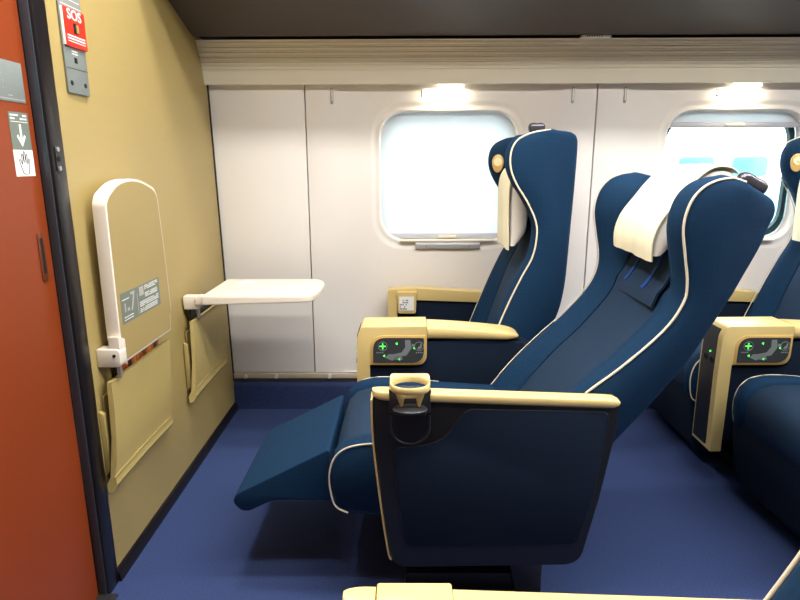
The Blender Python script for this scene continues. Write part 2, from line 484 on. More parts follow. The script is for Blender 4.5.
# ------------------------------------------------------------------ emergency call plate
t = thing('emergency_call_plate', 'tall grey plate on the tan wall with a red SOS box', 'emergency call', (XE, 1.43, 1.225))
bm = NB(); box(bm, XE, XE+.004, 1.384, 1.476, 1.222, 1.50, .0015); pl = finish(bm, 'plate', 'grey', t)
bm = NB(); box(bm, XE+.004, XE+.009, 1.388, 1.478, 1.322, 1.404, .001)
sb = finish(bm, 'call_box', 'sos', t)
x = XE+.009
finish(text_bm('SOS', .030, lambda u, v, w: (x+.0003+w, 1.433+u*1.15, 1.390+v)), 'lettering', 'white', sb)
bars([(1.397, 1.470, 1.3455, .0028, 1), (1.397, 1.470, 1.3395, .0028, 1), (1.397, 1.470, 1.3335, .0016, 1)], 'white', sb, x)
bm = NB(); box(bm, x, x+.001, 1.425, 1.444, 1.353, 1.374); bt = finish(bm, 'call_button', 'ink', sb)
bm = NB(); box(bm, x+.001, x+.0025, 1.434, 1.443, 1.355, 1.372); finish(bm, 'button_key', 'tanface', bt)
bm = NB(); box(bm, XE+.0042, XE+.0086, 1.3855, 1.3878, 1.3235, 1.4025); finish(bm, 'side_edge', 'white', sb)
x = XE+.004
bars([(1.415, 1.440, 1.314, .003, 4), (1.415, 1.440, 1.3085, .003, 4), (1.39, 1.475, 1.410, .0012, 1), (1.39, 1.47, 1.423, .0012, 1)], 'white', pl, x)
bm = NB(); box(bm, x, x+.0005, 1.422, 1.434, 1.289, 1.301); finish(bm, 'mark', 'ink', pl)
bm = NB(); box(bm, x, x+.0008, 1.385, 1.475, 1.276, 1.2765); finish(bm, 'joint_line', 'ink', pl)
for y in (1.400, 1.458):
    bm = NB(); cyl(bm, (x, y, 1.244), .0055, .001, 'X', 14); finish(bm, 'screw_hole', 'ink', pl)

# ------------------------------------------------------------------ tray tables
def bracket(t, y0, z0):
    bm = NB(); prism(bm, rpoly([(XE, z0), (XE+.058, z0), (XE+.058, z0+.046), (XE, z0+.046)], [0, .012, .012, 0]), 'Y', y0, y0+.036, .003)
    b = finish(bm, 'bracket', 'ivory', t)
    bm = NB(); cyl(bm, (XE+.044, y0-.002, z0+.030), .004, .003, 'Y', 14); finish(bm, 'hinge_pin', 'ink', b)
    bm = NB(); box(bm, XE+.036, XE+.046, y0+.02, y0+.030, z0-.036, z0+.004, .002); finish(bm, 'support_strut', 'metal', b)

t = thing('tray_table', 'tall tray table folded up flat against the tan wall beside the red door', 'tray table', (XE, 1.5, .57), 'fold-down tray tables on the end wall')
bracket(t, 1.366, .577)
def panel_outline(s):
    return [(1.402+s, .578+s), (1.700-s, .578+s), (1.703-s, .628), (1.714-s, .636), (1.706-s, .80), (1.690-s, .975), (1.672-s, 1.000-s), (1.60, 1.022-s), (1.53, 1.030-s), (1.46, 1.022-s), (1.402+s, .994-s), (1.389+s, .972), (1.387+s, .80), (1.386+s, .640), (1.402+s, .632)]
rr_ = [.004, .004, .004, .004, .05, .012, .012, .05, .05, .05, .010, .008, .05, .004, .004]
out = rpoly(panel_outline(0), rr_, 4)
inn = rpoly(panel_outline(.0065), rr_, 4)
bm = NB(); prism(bm, out, 'X', XE+.020, XE+.053, .003)
tp = finish(bm, 'tray_panel', 'ivory', t)
bm = NB(); prism(bm, inn, 'X', XE+.0530, XE+.0536)
finish(bm, 'underside_face', 'tanface', tp)
bm = NB(); prism(bm, rpoly([(1.372, .600), (1.404, .572), (1.404, .640), (1.372, .655)], .004), 'X', XE+.03, XE+.056, .002)
finish(bm, 'hinge_arm', 'ivory', t)
# instruction sticker
ZU = .034
x = XE+.0536
bm = NB(); box(bm, x, x+.0005, 1.408, 1.640, .640+ZU, .718+ZU); st = finish(bm, 'instruction_sticker', 'greygreen', tp)
x += .0005
rows = [(1.545, 1.63, .712-.0045*k, .0028, 12) for k in range(3)]+[(1.545, 1.625, .692-.0045*k, .0026, 11) for k in range(3)] + \
       [(1.51, 1.63, .673-.005*k, .0028, 16) for k in range(3)]+[(1.51, 1.62, .656-.0045*k, .0024, 15) for k in range(3)] + \
       [(1.415, 1.455, .700, .0028, 5), (1.42, 1.47, .655, .0028, 6), (1.42, 1.47, .648, .0024, 6)]
rows = [(a, b, c_+ZU, d_, e_) for a, b, c_, d_, e_ in rows]
bars(rows, 'white', st, x)
bm = NB(); box(bm, x, x+.0004, 1.512, 1.538, .690, .714)
prism(bm, [(1.46, .665), (1.468, .665), (1.478, .690), (1.486, .712), (1.462, .712), (1.462, .706), (1.476, .704), (1.47, .69)], 'X', x, x+.0004)
box(bm, x, x+.0004, 1.425, 1.431, .668, .69); box(bm, x, x+.0004, 1.44, 1.452, .668, .676)
box(bm, x, x+.0004, 1.498, 1.5, .645, .70)
bmesh.ops.translate(bm, verts=bm.verts, vec=(0, 0, ZU))
finish(bm, 'sticker_pictures', 'offgrey', st)
bm = NB(); box(bm, XE+.03, XE+.052, 1.6925, 1.7045, .742, .776, .001); g = finish(bm, 'side_tag', 'white', tp)
bm = NB(); box(bm, XE+.0298, XE+.0524, 1.6920, 1.7050, .766, .776); finish(bm, 'tag_tip', 'bluetag', g)

t = thing('tray_table', 'tray table lowered flat under the window wall, on the far side of the end wall', 'tray table', (XE, 2.05, .6), 'fold-down tray tables on the end wall')
y0 = 1.945
bracket(t, y0, .580)
zt = .628
sh = rpoly([(-.69, 1.93), (-.345, 1.93), (-.308, 1.955), (-.297, 2.05), (-.297, 2.14), (-.308, 2.20), (-.335, 2.245), (-.69, 2.245)], [.01, .03, .03, .05, .05, .03, .03, .01], 4)
bm = NB(); prism(bm, sh, 'Z', zt-.020, zt, .0)
for v in bm.verts:            # the tray thins towards its tip
    if v.co.z < zt-.01: v.co.z -= .010*(1-(v.co.x+.70)/.39)
bmesh.ops.bevel(bm, geom=[e for e in bm.edges if e.calc_face_angle(0) > .8], offset=.003, segments=2, affect='EDGES', clamp_overlap=True)
tp = finish(bm, 'tray_panel', 'ivory', t)
bm = NB(); cyl(bm, (-.60, 2.18, zt), .034, .0008, 'Z', 28, .032); finish(bm, 'cup_recess', 'white', tp)
bm = NB(); prism(bm, [(-.712, .596), (-.66, .603), (-.66, .626), (-.70, .630), (-.712, .622)], 'Y', 1.936, 1.97, .003); finish(bm, 'hinge_arm', 'ivory', t)

# ------------------------------------------------------------------ pockets and magazines
def pocket(y0, label):
    t = thing('magazine_pocket', label, 'pocket', (XE, y0+.17, .28), 'tan magazine pockets on the end wall')
    ya, yb = y0, y0+.365
    bm = NB()
    rings = []
    for (z, xo, g) in ((.258, .012, 0), (.264, .026, 0), (.280, .034, 0), (.300, .030, .001), (.33, .034, .003), (.40, .036, .004), (.47, .036, .003), (.53, .034, 0), (.541, .032, 0), (.541, .022, 0), (.40, .024, .004), (.30, .018, 0), (.28, .008, 0)):
        row = []
        for k in range(13):
            f = k/12
            sag = -.004*math.sin(PI*f)
            row.append((XE+xo-.0*f+sag*.8, ya+g+(yb-ya-2*g)*f-.032*(.541-z)/.27, z-(.003*math.sin(PI*f) if z > .5 else 0)))
        rings.append(row)
    rr = [[r[k] for r in rings] for k in range(13)]
    loft(bm, rr); finish(bm, 'front_panel', 'leather', t)
    bm = NB(); tube(bm, [(XE+.033-.003*math.sin(PI*k/12), ya+(yb-ya)*k/12, .541-.003*math.sin(PI*k/12)) for k in range(13)], .0022, 6); finish(bm, 'top_hem', 'leather', t)
    bm = NB(); tube(bm, [(XE+.0315-.003*math.sin(PI*k/12), ya-.036+(yb-ya-.002)*k/12, .303) for k in range(13)], .0016, 6); finish(bm, 'bottom_seam', 'leather2', t)
    for yy, s in ((ya, 1), (yb-.015, -1)):
        bm = NB(); prism(bm, [(XE, .47), (XE+.012, .462), (XE+.014, .40), (XE+.012, .31), (XE, .295)], 'Y', yy-.016, yy-.002, .002)
        finish(bm, 'side_gusset', 'leather2', t)
    bm = NB(); box(bm, XE, XE+.004, ya+.01, yb-.025, .285, .50); finish(bm, 'back_panel', 'leather2', t)
    return t
pocket(1.358, 'tan pocket with an orange-covered magazine, directly below the folded up tray')
pocket(1.930, 'tan pocket under the lowered tray table, nearer the window wall')
def magazine(y0, y1, z1, label, red):
    bm = NB(); prism(bm, [(y0, .32), (y1, .32), (y1, z1), (y0, z1)], 'X', XE+.008, XE+.014, .001)
    o = finish(bm, 'magazine', 'magazine' if red else 'ink'); tag(o, label, 'magazine', 'magazines in the wall pockets')
    bm = NB(); x = XE+.014
    if red:
        box(bm, x, x+.0004, y1-.03, y1-.006, z1-.03, z1-.004)
        for k, w in enumerate((.012, .009, .010, .008, .012, .009)):
            box(bm, x, x+.0004, y0+.01+k*.017, y0+.01+k*.017+w, z1-.026, z1-.008)
    else:
        box(bm, x, x+.0004, y0+.02, y1-.04, z1-.010, z1-.005)
    finish(bm, 'cover_print', 'white', o)
    return o
magazine(1.425, 1.690, .588, 'dark magazine with an orange picture in the near tan pocket', True)
magazine(1.97, 2.22, .583, 'nearly black magazine standing in the pocket under the lowered tray', False)

# ------------------------------------------------------------------ seats
F_A = [(.25, .36), (.325, .46), (.408, .55), (.484, .62), (.555, .70), (.584, .76), (.587, .81), (.576, .87), (.566, .93), (.575, .98), (.598, 1.012), (.63, 1.028), (.66, 1.032)]
K_A = [(.46, .38), (.50, .43), (.567, .514), (.609, .572), (.648, .643), (.686, .739), (.714, .806), (.747, .882), (.762, .93), (.770, .950), (.770, .970), (.757, .987), (.71, 1.012)]
F_B = [(.25, .36), (.28, .44), (.318, .54), (.35, .62), (.386, .70), (.416, .76), (.428, .82), (.425, .875), (.395, .94), (.356, 1.0), (.336, 1.05), (.336, 1.10), (.355, 1.135), (.395, 1.155), (.43, 1.162)]
K_B = [(.44, .36), (.48, .45), (.512, .554), (.526, .602), (.535, .66), (.539, .72), (.541, .78), (.543, .84), (.545, .90), (.547, .96), (.549, 1.03), (.550, 1.11), (.546, 1.142), (.528, 1.158), (.48, 1.165)]
F_C = [(x_-.008, z_) for x_, z_ in [(.22, .36), (.30, .46), (.35, .53), (.39, .60), (.425, .67), (.46, .75), (.50, .82), (.52, .88), (.525, .95), (.535, 1.0), (.56, 1.03), (.60, 1.05), (.63, 1.052)]]
K_C = [(.42, .38), (.46, .43), (.52, .514), (.55, .572), (.58, .643), (.61, .739), (.63, .806), (.66, .882), (.69, .93), (.71, .955), (.715, .985), (.70, 1.02), (.66, 1.045)]
COV_A = [(.580, .842), (.578, .885), (.592, .93), (.622, .972), (.652, 1.012), (.680, 1.040), (.705, 1.052), (.735, 1.050), (.752, 1.038)]
COV_B = [(.360, .776), (.358, .83), (.356, .90), (.355, .97), (.362, 1.02), (.385, 1.052), (.42, 1.072), (.47, 1.078), (.50, 1.07)]
COV_C = [(x_-.06+.02, z_+.01) for x_, z_ in COV_A]

def backrest(t, F, K, ya, yb, cov, lamp=None, knob=None, skew=(0, 0)):
    """ya = aisle-side outer face, yb = other outer face (either may be larger)"""
    NS = 46
    f = catmull(F, NS); k = catmull(K, NS)
    H_top = F[-1][1]; H_bot = F[0][1]
    def fwd(i):
        d = (f[i]-k[i])
        d = d.normalized() if d.length > 1e-4 else Vector((-1, 0))
        return d
    hz = lambda i: max(0, min(1, (f[i].y-(H_bot+(H_top-H_bot)*.60))/((H_top-H_bot)*.16)))
    def depth(i):
        u_ = (f[i].y-H_bot)/(H_top-H_bot)
        d = .042-.030*min(1, u_/.45)+.062*hz(i)
        return min(d, (f[i]-k[i]).length*.45)
    ym_ = (ya+yb)/2
    def P(p, y):
        u = max(-1, min(1, (y-ym_)/(ya-ym_)))
        zf = max(0, min(1, (p.y-.56)/.22))
        return (p.x+zf*(skew[0]*u if u > 0 else -skew[1]*u), y, p.y)
    br = thing_part = None
    for yo, s in ((ya, 1 if yb > ya else -1), (yb, -1 if yb > ya else 1)):
        bm = NB(); rings = []
        for i in range(NS):
            w = fwd(i); L = (f[i]-k[i]).length
            b = min(.016, L*.2)
            foot = .108
            nb = min(.014, L*.3)
            ring = [P(k[i]+w*b*.25, yo+s*.022), P(k[i]+w*b, yo+s*.008), P(k[i]+w*L*.5, yo-s*.002), P(f[i]-w*min(.012, L*.2), yo+s*.000), P(f[i], yo+s*.006),
                    P(f[i]+w*nb*.7, yo+s*.018), P(f[i]+w*nb, yo+s*.034), P(f[i]+w*nb*.75, yo+s*.052), P(f[i]-w*depth(i)*.25, yo+s*.076),
                    P(f[i]-w*depth(i)*.8, yo+s*.098), P(f[i]-w*depth(i)*1.0, yo+s*foot), P(f[i]-w*min(depth(i)+.02, L*.6), yo+s*foot), P(k[i]+w*b*.25, yo+s*foot)]
            rings.append(ring)
        # round over the top
        cen = Vector((0, 0, 0))
        last = [Vector(p) for p in rings[-1]]
        for p in last: cen += p/len(last)
        for sh, up in ((.80, .004), (.45, .006)):
            rings.append([tuple(cen+(p-cen)*sh+Vector((0, 0, up))) for p in last])
        loft(bm, rings)
        wg = finish(bm, 'wing', 'velvet', t, 60)
        bm = NB()
        pf_, pr_ = (.001, .0030) if yo == ya else (.0085, .0018)
        tube(bm, [P(f[i]+fwd(i)*pf_, yo+s*.004) for i in range(NS)]+[P(f[-1]*.5+k[-1]*.5+Vector((0, .002)), yo+s*.004)], pr_, 8)
        finish(bm, 'piping', 'piping', wg, 60)
        if lamp and s == lamp[2]:
            lx, lz = lamp[:2]; ly = yo+s*.074
            # drop-shaped gold lamp set into the wing
            pts = []
            for q in range(28):
                a = 2*PI*q/28
                rr = .025*(1+.35*max(0, -math.sin(a))**3)
                pts.append((lx+rr*math.cos(a)*.86, lz+rr*math.sin(a)*1.12))
            bm = NB(); prism(bm, pts, 'Y', ly, ly+s*.012, .003)
            # faces forward-inward
            rot = Matrix.Translation((lx, ly, lz)) @ Matrix.Rotation(math.radians(16*s), 4, 'Z') @ Matrix.Translation((-lx, -ly, -lz))
            bmesh.ops.transform(bm, matrix=rot, verts=bm.verts)
            lp = finish(bm, 'reading_lamp', 'gold', wg)
            bm = NB(); cyl(bm, (lx, ly+s*.012, lz+.001), .016, s*.003, 'Y', 22, .014); bmesh.ops.transform(bm, matrix=rot, verts=bm.verts)
            cyl(bm, (lx-.001, ly+s*.015, lz+.001), .005, s*.004, 'Y', 14, .003)
            lp2 = finish(bm, 'reading_lamp_lens', 'lampglass', wg)
    s = 1 if yb > ya else -1
    y1, y2 = ya+s*.106, yb-s*.106
    bm = NB(); rings = []
    for i in range(NS):
        w = fwd(i); L = (f[i]-k[i]).length; d = depth(i)
        front = f[i]-w*d
        row = []
        for q in range(17):
            u = q/16; bul = .010*math.sin(PI*u)**.6
            row.append(P(front+w*(bul-.004), y1+(y2-y1)*u))
        bk = k[i]+w*min(.03, L*.3)
        row += [P(bk, y2), P(bk, y1)]
        rings.append(row)
    loft(bm, rings); cc = finish(bm, 'centre_cushion', 'centre', t, 60)
    # sewn seam across, flap with two blue tabs
    j = min(range(NS), key=lambda i: abs(f[i].y-(H_bot+(H_top-H_bot)*.545)))
    def sp(i, u, lift=.007):
        w = fwd(i); q = f[i]-w*depth(i)+w*(.010*math.sin(PI*u)**.6-.004+lift)
        return Vector((q.x, y1+(y2-y1)*u, q.y))
    bm = NB(); rings = []
    jt = min(range(NS), key=lambda i: abs(f[i].y-(H_bot+(H_top-H_bot)*.74)))
    for i in range(j, jt+1):
        rings.append([tuple(sp(i, .02+.96*q/16, .0035)) for q in range(17)]+[tuple(sp(i, .02+.96*(16-q)/16, -.003)) for q in range(17)])
    loft(bm, rings); fl = finish(bm, 'neck_flap', 'centre', t, 60)
    for u in (.28, .72):
        bm = NB(); ja = j+2; jb = min(jt, j+10)
        rings = []
        for i in range(ja, jb+1):
            rings.append([tuple(sp(i, u-.026, 0.0065)), tuple(sp(i, u+.026, 0.0065)), tuple(sp(i, u+.026, .003)), tuple(sp(i, u-.026, .003))])
        loft(bm, rings); finish(bm, 'blue_tab', 'strap', fl, 60)
    # back panel
    bm = NB(); rings = []
    for i in range(NS):
        w = fwd(i); L = (f[i]-k[i]).length
        a = k[i]-w*.004+w*min(.016, L*.2)*.25; b_ = k[i]+w*min(.03, L*.3)
        rings.append([P(a, y1), P(a, y2), P(b_, y2), P(b_, y1)])
    loft(bm, rings); finish(bm, 'back_panel', 'velvet', t, 60)
    # pillow and cover
    c = catmull(cov, 30)
    def nrm(i):
        tt = (c[min(i+1, 29)]-c[max(i-1, 0)]).normalized()
        return Vector((-tt.y, tt.x))           # outward: left of the upward path
    m1, m2 = y1+s*.004, y2-s*.004
    bm = NB(); rings = []
    for i in range(1, 30):
        nn = nrm(i)
        u = (i-1)/28
        th = .050+.022*math.sin(PI*min(1, u*1.2))
        thk = th*(.35+.65*min(1, math.sin(PI*min(.5, u*4)) if u < .125 else 1))
        ring = []
        for q in range(16):
            a = 2*PI*q/16
            cy = (m1+m2)/2+(m2-m1)/2*math.copysign(abs(math.cos(a))**.18, math.cos(a))
            off = -.002-thk/2+thk/2*math.copysign(abs(math.sin(a))**.35, math.sin(a))
            p = c[i]+nn*off
            ring.append((p.x, cy, p.y))
        rings.append(ring)
    loft(bm, rings); finish(bm, 'headrest_pillow', 'pillow', t, 60)
    bm = NB(); rings = []
    for q in range(15):
        u = q/14
        y = m1-s*.002+(m2-m1+s*.004)*u
        wob = .0035*math.sin(u*9)+.002*math.sin(u*23)
        outer = []; inner = []
        for i in range(30):
            e = (1-i/29)
            o_ = .002+wob*e*.8+.004*math.sin(PI*u)*(1-e*.5)
            p = c[i]+nrm(i)*(o_+.003); r = c[i]+nrm(i)*(o_)
            dz = .006*(u-.5) if i == 0 else 0
            outer.append((p.x, y, p.y+dz)); inner.append((r.x, y, r.y+dz))
        rings.append(outer+inner[::-1])
    loft(bm, rings); finish(bm, 'headrest_cover', 'cover', t, 50)
    if knob:
        kx, ky, kz, ang, ln = knob
        bm = NB()
        rot = Matrix.Rotation(ang, 4, 'Y')
        bmesh.ops.create_uvsphere(bm, u_segments=32, v_segments=18, radius=1)
        for v in bm.verts:      # rounded, slightly waisted bar
            q = [math.copysign(abs(c_)**.75, c_) for c_ in v.co]
            wst = 1-.16*math.exp(-(q[0]/.45)**2)
            v.co = (q[0]*ln, q[1]*.020*wst, q[2]*.018*wst)
        bmesh.ops.transform(bm, matrix=Matrix.Translation((kx, ky, kz)) @ rot, verts=bm.verts)
        g = finish(bm, 'grab_handle', 'knob', t, 60)
        bm = NB(); tube(bm, [(kx, ky, kz-.006), (kx-.010, ky, kz-.045)], .012, 12); finish(bm, 'handle_stem', 'rubber', g, 60)

def cushion(t, ya, yb, dx):
    s = 1 if yb > ya else -1
    def prof(dz, dxx):
        return [(p[0]+dx+dxx, p[1]+dz) for p in [(.40, .22), (-.135, .245), (-.164, .262), (-.175, .30), (-.177, .345), (-.166, .385), (-.140, .412), (-.095, .424), (-.03, .424), (.10, .41), (.25, .40), (.40, .40)]]
    edges = [(0, .014, prof(0, 0)), (.062, .014, None)]
    bm = NB()
    # one continuous loft along Y: outer roll, dip, centre, dip, outer roll
    W = abs(yb-ya)
    st = [(0, -.006, .006), (.006, -.001, .001), (.03, .004, -.003), (.05, .003, -.003), (.064, -.006, .004)]
    def strip(us, m, name):
        bm = NB(); rings = []
        for u, dz, dxx in us:
            base = prof(0, 0); cxm = sum(p[0] for p in base)/len(base)
            ring = []
            for j, (px_, pz) in enumerate(base):
                up = 1 if pz > .35 else 0
                fr = 1 if j in (1, 2, 3, 4, 5, 6) else 0
                ring.append((px_+dxx*fr, ya+s*u, pz+dz*up))
            rings.append([(q.x, q.y, q.z) for q in [Vector(r) for r in ring]])
        loft(bm, rings); return finish(bm, name, m, t, 60)
    a = strip(st, 'velvet', 'side_bolster')
    b = strip([(W-u, dz, dxx) for u, dz, dxx in st], 'velvet', 'side_bolster')
    strip([(.062, -.012, .006), (.08, -.006, .002), (W*.5, -.002, 0), (W-.08, -.006, .002), (W-.062, -.012, .006)], 'centre', 'seat_cushion')
    pp = [(p[0], p[1]) for p in prof(0, 0)][1:10]
    q = catmull(pp, 40)
    for part, u, ins in ((a, .001, 0), (b, W-.001, .007)):
        bm = NB(); tube(bm, [(p.x-.002+ins, ya+s*u, p.y-ins*.6) for p in q], .0022, 8); finish(bm, 'piping', 'piping', part, 60)
    bm = NB(); box(bm, dx+.0, dx+.40, min(ya+s*.02, yb-s*.02), max(ya+s*.02, yb-s*.02), .16, .235, .01); finish(bm, 'seat_pan', 'rubber', t)

def legrest_up(t, ya, yb):
    a, b = sorted((ya, yb))
    bm = NB()
    pr = rpoly([(-.186, .378), (-.428, .252), (-.436, .230), (-.416, .206), (-.395, .205), (-.335, .236), (-.182, .236)], [.012, .012, .012, .010, .012, .02, .008], 4)
    prism(bm, pr, 'Y', a, b, .009, 3)
    finish(bm, 'leg_rest', 'velvet', t, 50)
def legrest_down(t, ya, yb, dx):
    a, b = sorted((ya, yb))
    bm = NB()
    pr = rpoly([(-.170, .30), (-.162, .20), (-.138, .075), (-.11, .045), (-.06, .05), (-.04, .14), (-.10, .30)], .012, 4)
    prism(bm, [(x_+dx, z_) for x_, z_ in pr], 'Y', a, b, .009, 3)
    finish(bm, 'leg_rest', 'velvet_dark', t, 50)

def aisle_arm(t, yo, s, cup_open):
    """yo outer face, s inward direction"""
    a, b = sorted((yo+s*.004, yo+s*.052))
    out = [(-.070, .572), (-.068, .467), (-.054, .318), (-.036, .178), (-.026, .150), (-.005, .139), (.385, .146), (.412, .164), (.443, .319), (.466, .470), (.472, .545), (.470, .557)]
    sh = rpoly(out, [.01, .0, .0, .01, .012, .012, .016, .016, .0, 0, .0, .004], 4)
    bm = NB(); prism(bm, sh, 'Y', a, b, .006, 3); sp = finish(bm, 'side_shell', 'shell', t, 40)
    pan = [(.135, .538), (.108, .500), (.090, .470), (.050, .452), (-.018, .446), (-.024, .40), (-.002, .205), (.012, .196), (.390, .204), (.400, .212), (.428, .330), (.448, .520), (.440, .532)]
    pp = rpoly(pan, [.02, .01, .02, .03, .012, 0, .012, .008, .012, .008, 0, .012, .01], 4)
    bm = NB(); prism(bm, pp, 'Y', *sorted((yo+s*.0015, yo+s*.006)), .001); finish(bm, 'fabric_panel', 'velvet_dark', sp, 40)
    bm = NB(); tube(bm, [(p[0], yo+s*.0035, p[1]) for p in pp], .0016, 6, True); finish(bm, 'panel_rim', 'rubber', sp, 60)
    # cream edge strip down the front
    q = catmull([(-.073, .560), (-.071, .467), (-.057, .318), (-.040, .185), (-.033, .160)], 24)
    bm = NB(); rings = [[(p.x-.002, yo+s*.004, p.y), (p.x+.002, yo+s*.002, p.y), (p.x+.004, yo+s*.05, p.y), (p.x-.002, yo+s*.05, p.y)] for p in q]
    loft(bm, rings); finish(bm, 'edge_strip', 'cream', sp, 40)
    # arm top
    w0_, w1_ = yo-s*.002, yo+s*.036
    def pad(x0_, x1_, nose0, nose1, nm):
        rings = []
        n_ = 16
        for i in range(n_+1):
            u = .5-.5*math.cos(PI*i/n_); x_ = x0_+(x1_-x0_)*u
            k_ = 1
            if nose0 and x_-x0_ < .03: k_ = math.sqrt(max(.01, 1-(1-(x_-x0_)/.03)**2))
            if nose1 and x1_-x_ < .025: k_ = math.sqrt(max(.01, 1-(1-(x1_-x_)/.025)**2))
            top = .583-.020*max(0, (x_+.07)/.54)
            hh = .024
            zc = top-.012
            ym, hw = (w0_+w1_)/2, abs(w1_-w0_)/2
            ring = []
            for q_ in range(20):
                a_ = 2*PI*q_/20
                zz = math.sin(a_); yy = math.cos(a_)
                zz = math.copysign(abs(zz)**.55, zz); yy = math.copysign(abs(yy)**.55, yy)
                sc = k_ if (nose0 and x_-x0_ < .03) else k_
                ring.append((x_, ym+hw*yy*(.35+.65*sc), zc+hh/2*zz*(sc if zz < 0 else 1) if nose0 else zc+.012*zz*sc))
            rings.append(ring)
        # denser near the ends
        bm = NB(); loft(bm, rings); return finish(bm, nm, 'cream', t, 50)
    pad(-.071, -.034, True, False, 'arm_front_cap')
    pad(.056, .474, False, True, 'arm_pad')
    if cup_open:
        z = .603
        # ring: rounded rectangle outside, ellipse inside
        xa, xb = -.033, .056; y0_, y1_ = yo-s*.042, yo+s*.056
        cx, cy = (xa+xb)/2, (y0_+y1_)/2
        n_ = 40; rings = []
        hw, hh = (xb-xa)/2, abs(y1_-y0_)/2
        def O(k_, sc, zz):
            a_ = 2*PI*k_/n_
            ca, sa = math.cos(a_), math.sin(a_)
            ee = .16 if sa*s > 0 else .75
            return (cx+hw*sc*math.copysign(abs(ca)**ee, ca), cy+hh*sc*math.copysign(abs(sa)**ee, sa), zz)
        def I(k_, sc, zz):
            a_ = 2*PI*k_/n_
            return (cx+.039*sc*math.cos(a_), cy-s*.006+.036*sc*math.sin(a_), zz)
        R_ = [[O(k_, .97, z) for k_ in range(n_)], [O(k_, 1, z-.003) for k_ in range(n_)], [O(k_, 1, z-.012) for k_ in range(n_)], [O(k_, .96, z-.014) for k_ in range(n_)],
              [I(k_, 1, z-.014) for k_ in range(n_)], [I(k_, 1, z-.003) for k_ in range(n_)], [I(k_, 1.06, z) for k_ in range(n_)], [O(k_, .97, z) for k_ in range(n_)]]
        bm = NB(); loft(bm, R_, True, False); cr = finish(bm, 'cup_ring', 'cream', t, 50)
        bm = NB(); box(bm, cx-.036, cx+.036, *sorted((y1_-s*.006, y1_-s*.010)), z-.001, z+.001); finish(bm, 'slot', 'offgrey', cr)
        bm = NB(); box(bm, xa+.004, xb-.004, *sorted((yo+s*.010, yo+s*.055)), .53, .575, .004); finish(bm, 'cup_well', 'rubber', t)
        for q_ in (-1, 1):
            bm = NB(); prism(bm, [(cx+q_*.034, .594), (cx+q_*.006, .594), (cx+q_*.013, .572), (cx+q_*.016, .556), (cx+q_*.021, .556)], 'Y', *sorted((yo-s*.014, yo-s*.026)), .002)
            finish(bm, 'ring_strut', 'cream', cr)
        bm = NB(); box(bm, cx-.014, cx+.014, *sorted((yo-s*.014, yo-s*.022)), .574, .592, .001); finish(bm, 'strut_bridge', 'cream', cr)
        bm = NB(); ellipsoid(bm, (cx, yo-s*.020, .549), (.038, .026, .006)); cf = finish(bm, 'cup_foot', 'rubber', t, 60)
        bm = NB(); prism(bm, rpoly([(cx-.036, .535), (cx+.036, .535), (cx+.032, .550), (cx-.032, .550)], .006), 'Y', *sorted((yo-s*.024, yo+s*.004)), .003); finish(bm, 'foot_base', 'rubber', cf)
        bm = NB(); box(bm, cx-.046, cx+.046, *sorted((yo+s*.0005, yo+s*.006)), .530, .585, .001); finish(bm, 'back_plate', 'rubber', sp)
        U = [(cx-.043, .525), (cx-.043, .495)]+[(cx-.043*math.cos(PI*k_/16), .495-.040*math.sin(PI*k_/16)) for k_ in range(17)]+[(cx+.043, .495), (cx+.043, .525)]
        bm = NB(); tube(bm, [(p[0], yo+s*.004, p[1]) for p in U], .0030, 8); finish(bm, 'cup_door_rim', 'rubber', sp, 60)
    else:
        bm = NB(); box(bm, -.033, .055, *sorted((w0_, w1_)), .558, .5835, .003); finish(bm, 'cup_lid', 'cream', t)

def window_arm(t, yo, s, dx):
    a, b = sorted((yo, yo+s*.055))
    bm = NB(); prism(bm, rpoly([(dx-.070, .15), (dx-.030, .15), (dx-.030, .515), (dx+.05, .515), (dx+.05, .566), (dx-.070, .560)], [.003, .003, .005, .003, .003, .014]), 'Y', a, b, .004)
    fr = finish(bm, 'arm_front', 'cream', t, 40)
    bm = NB(); prism(bm, rpoly([(dx-.028, .462), (dx+.046, .462), (dx+.050, .552), (dx-.030, .552)], [.01, .01, .002, .002]), 'Y', *sorted((yo+s*.01, yo-s*.016)), .004)
    bx_ = finish(bm, 'end_box', 'cream', t, 40)
    y = yo-s*.0165
    bm = NB(); box(bm, dx-.022, dx+.038, *sorted((y, y-s*.0005)), .476, .534); lb = finish(bm, 'notice', 'white', bx_)
    bm = NB()
    for i in range(6):
        for j in range(5):
            if random.random() < .62:
                box(bm, dx-.020+i*.006, dx-.0155+i*.006, *sorted((y-s*.0005, y-s*.0008)), .479+j*.009, .485+j*.009)
    finish(bm, 'notice_print', 'diagram', lb)
    bm = NB(); prism(bm, rpoly([(dx+.05, .515), (dx+.33, .505), (dx+.36, .522), (dx+.33, .548), (dx+.05, .566)], [.002, .014, .014, .014, .003]), 'Y', a-.002, b+.002, .008, 3)
    finish(bm, 'arm_pad', 'cream', t, 50)
    bm = NB(); prism(bm, [(dx-.030, .16), (dx+.44, .16), (dx+.46, .50), (dx+.33, .507), (dx-.030, .515)], 'Y', *sorted((yo+s*.008, yo+s*.048)), .004)
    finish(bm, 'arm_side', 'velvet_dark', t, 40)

YA = 1.200          # aisle armrest face, row 1
# aisle seat, reclined
A = thing('passenger_seat', 'reclined blue seat with raised leg rest and open cup holder, nearest whole seat', 'seat', (.15, 1.45, .12), 'blue reclining passenger seats')
backrest(A, F_A, K_A, 1.252, 1.722, COV_A, knob=(.746, 1.292, 1.020, math.radians(27), .034), skew=(.028, -.012))
cushion(A, 1.262, 1.718, 0)
legrest_up(A, 1.330, 1.690)
aisle_arm(A, YA, 1, True)
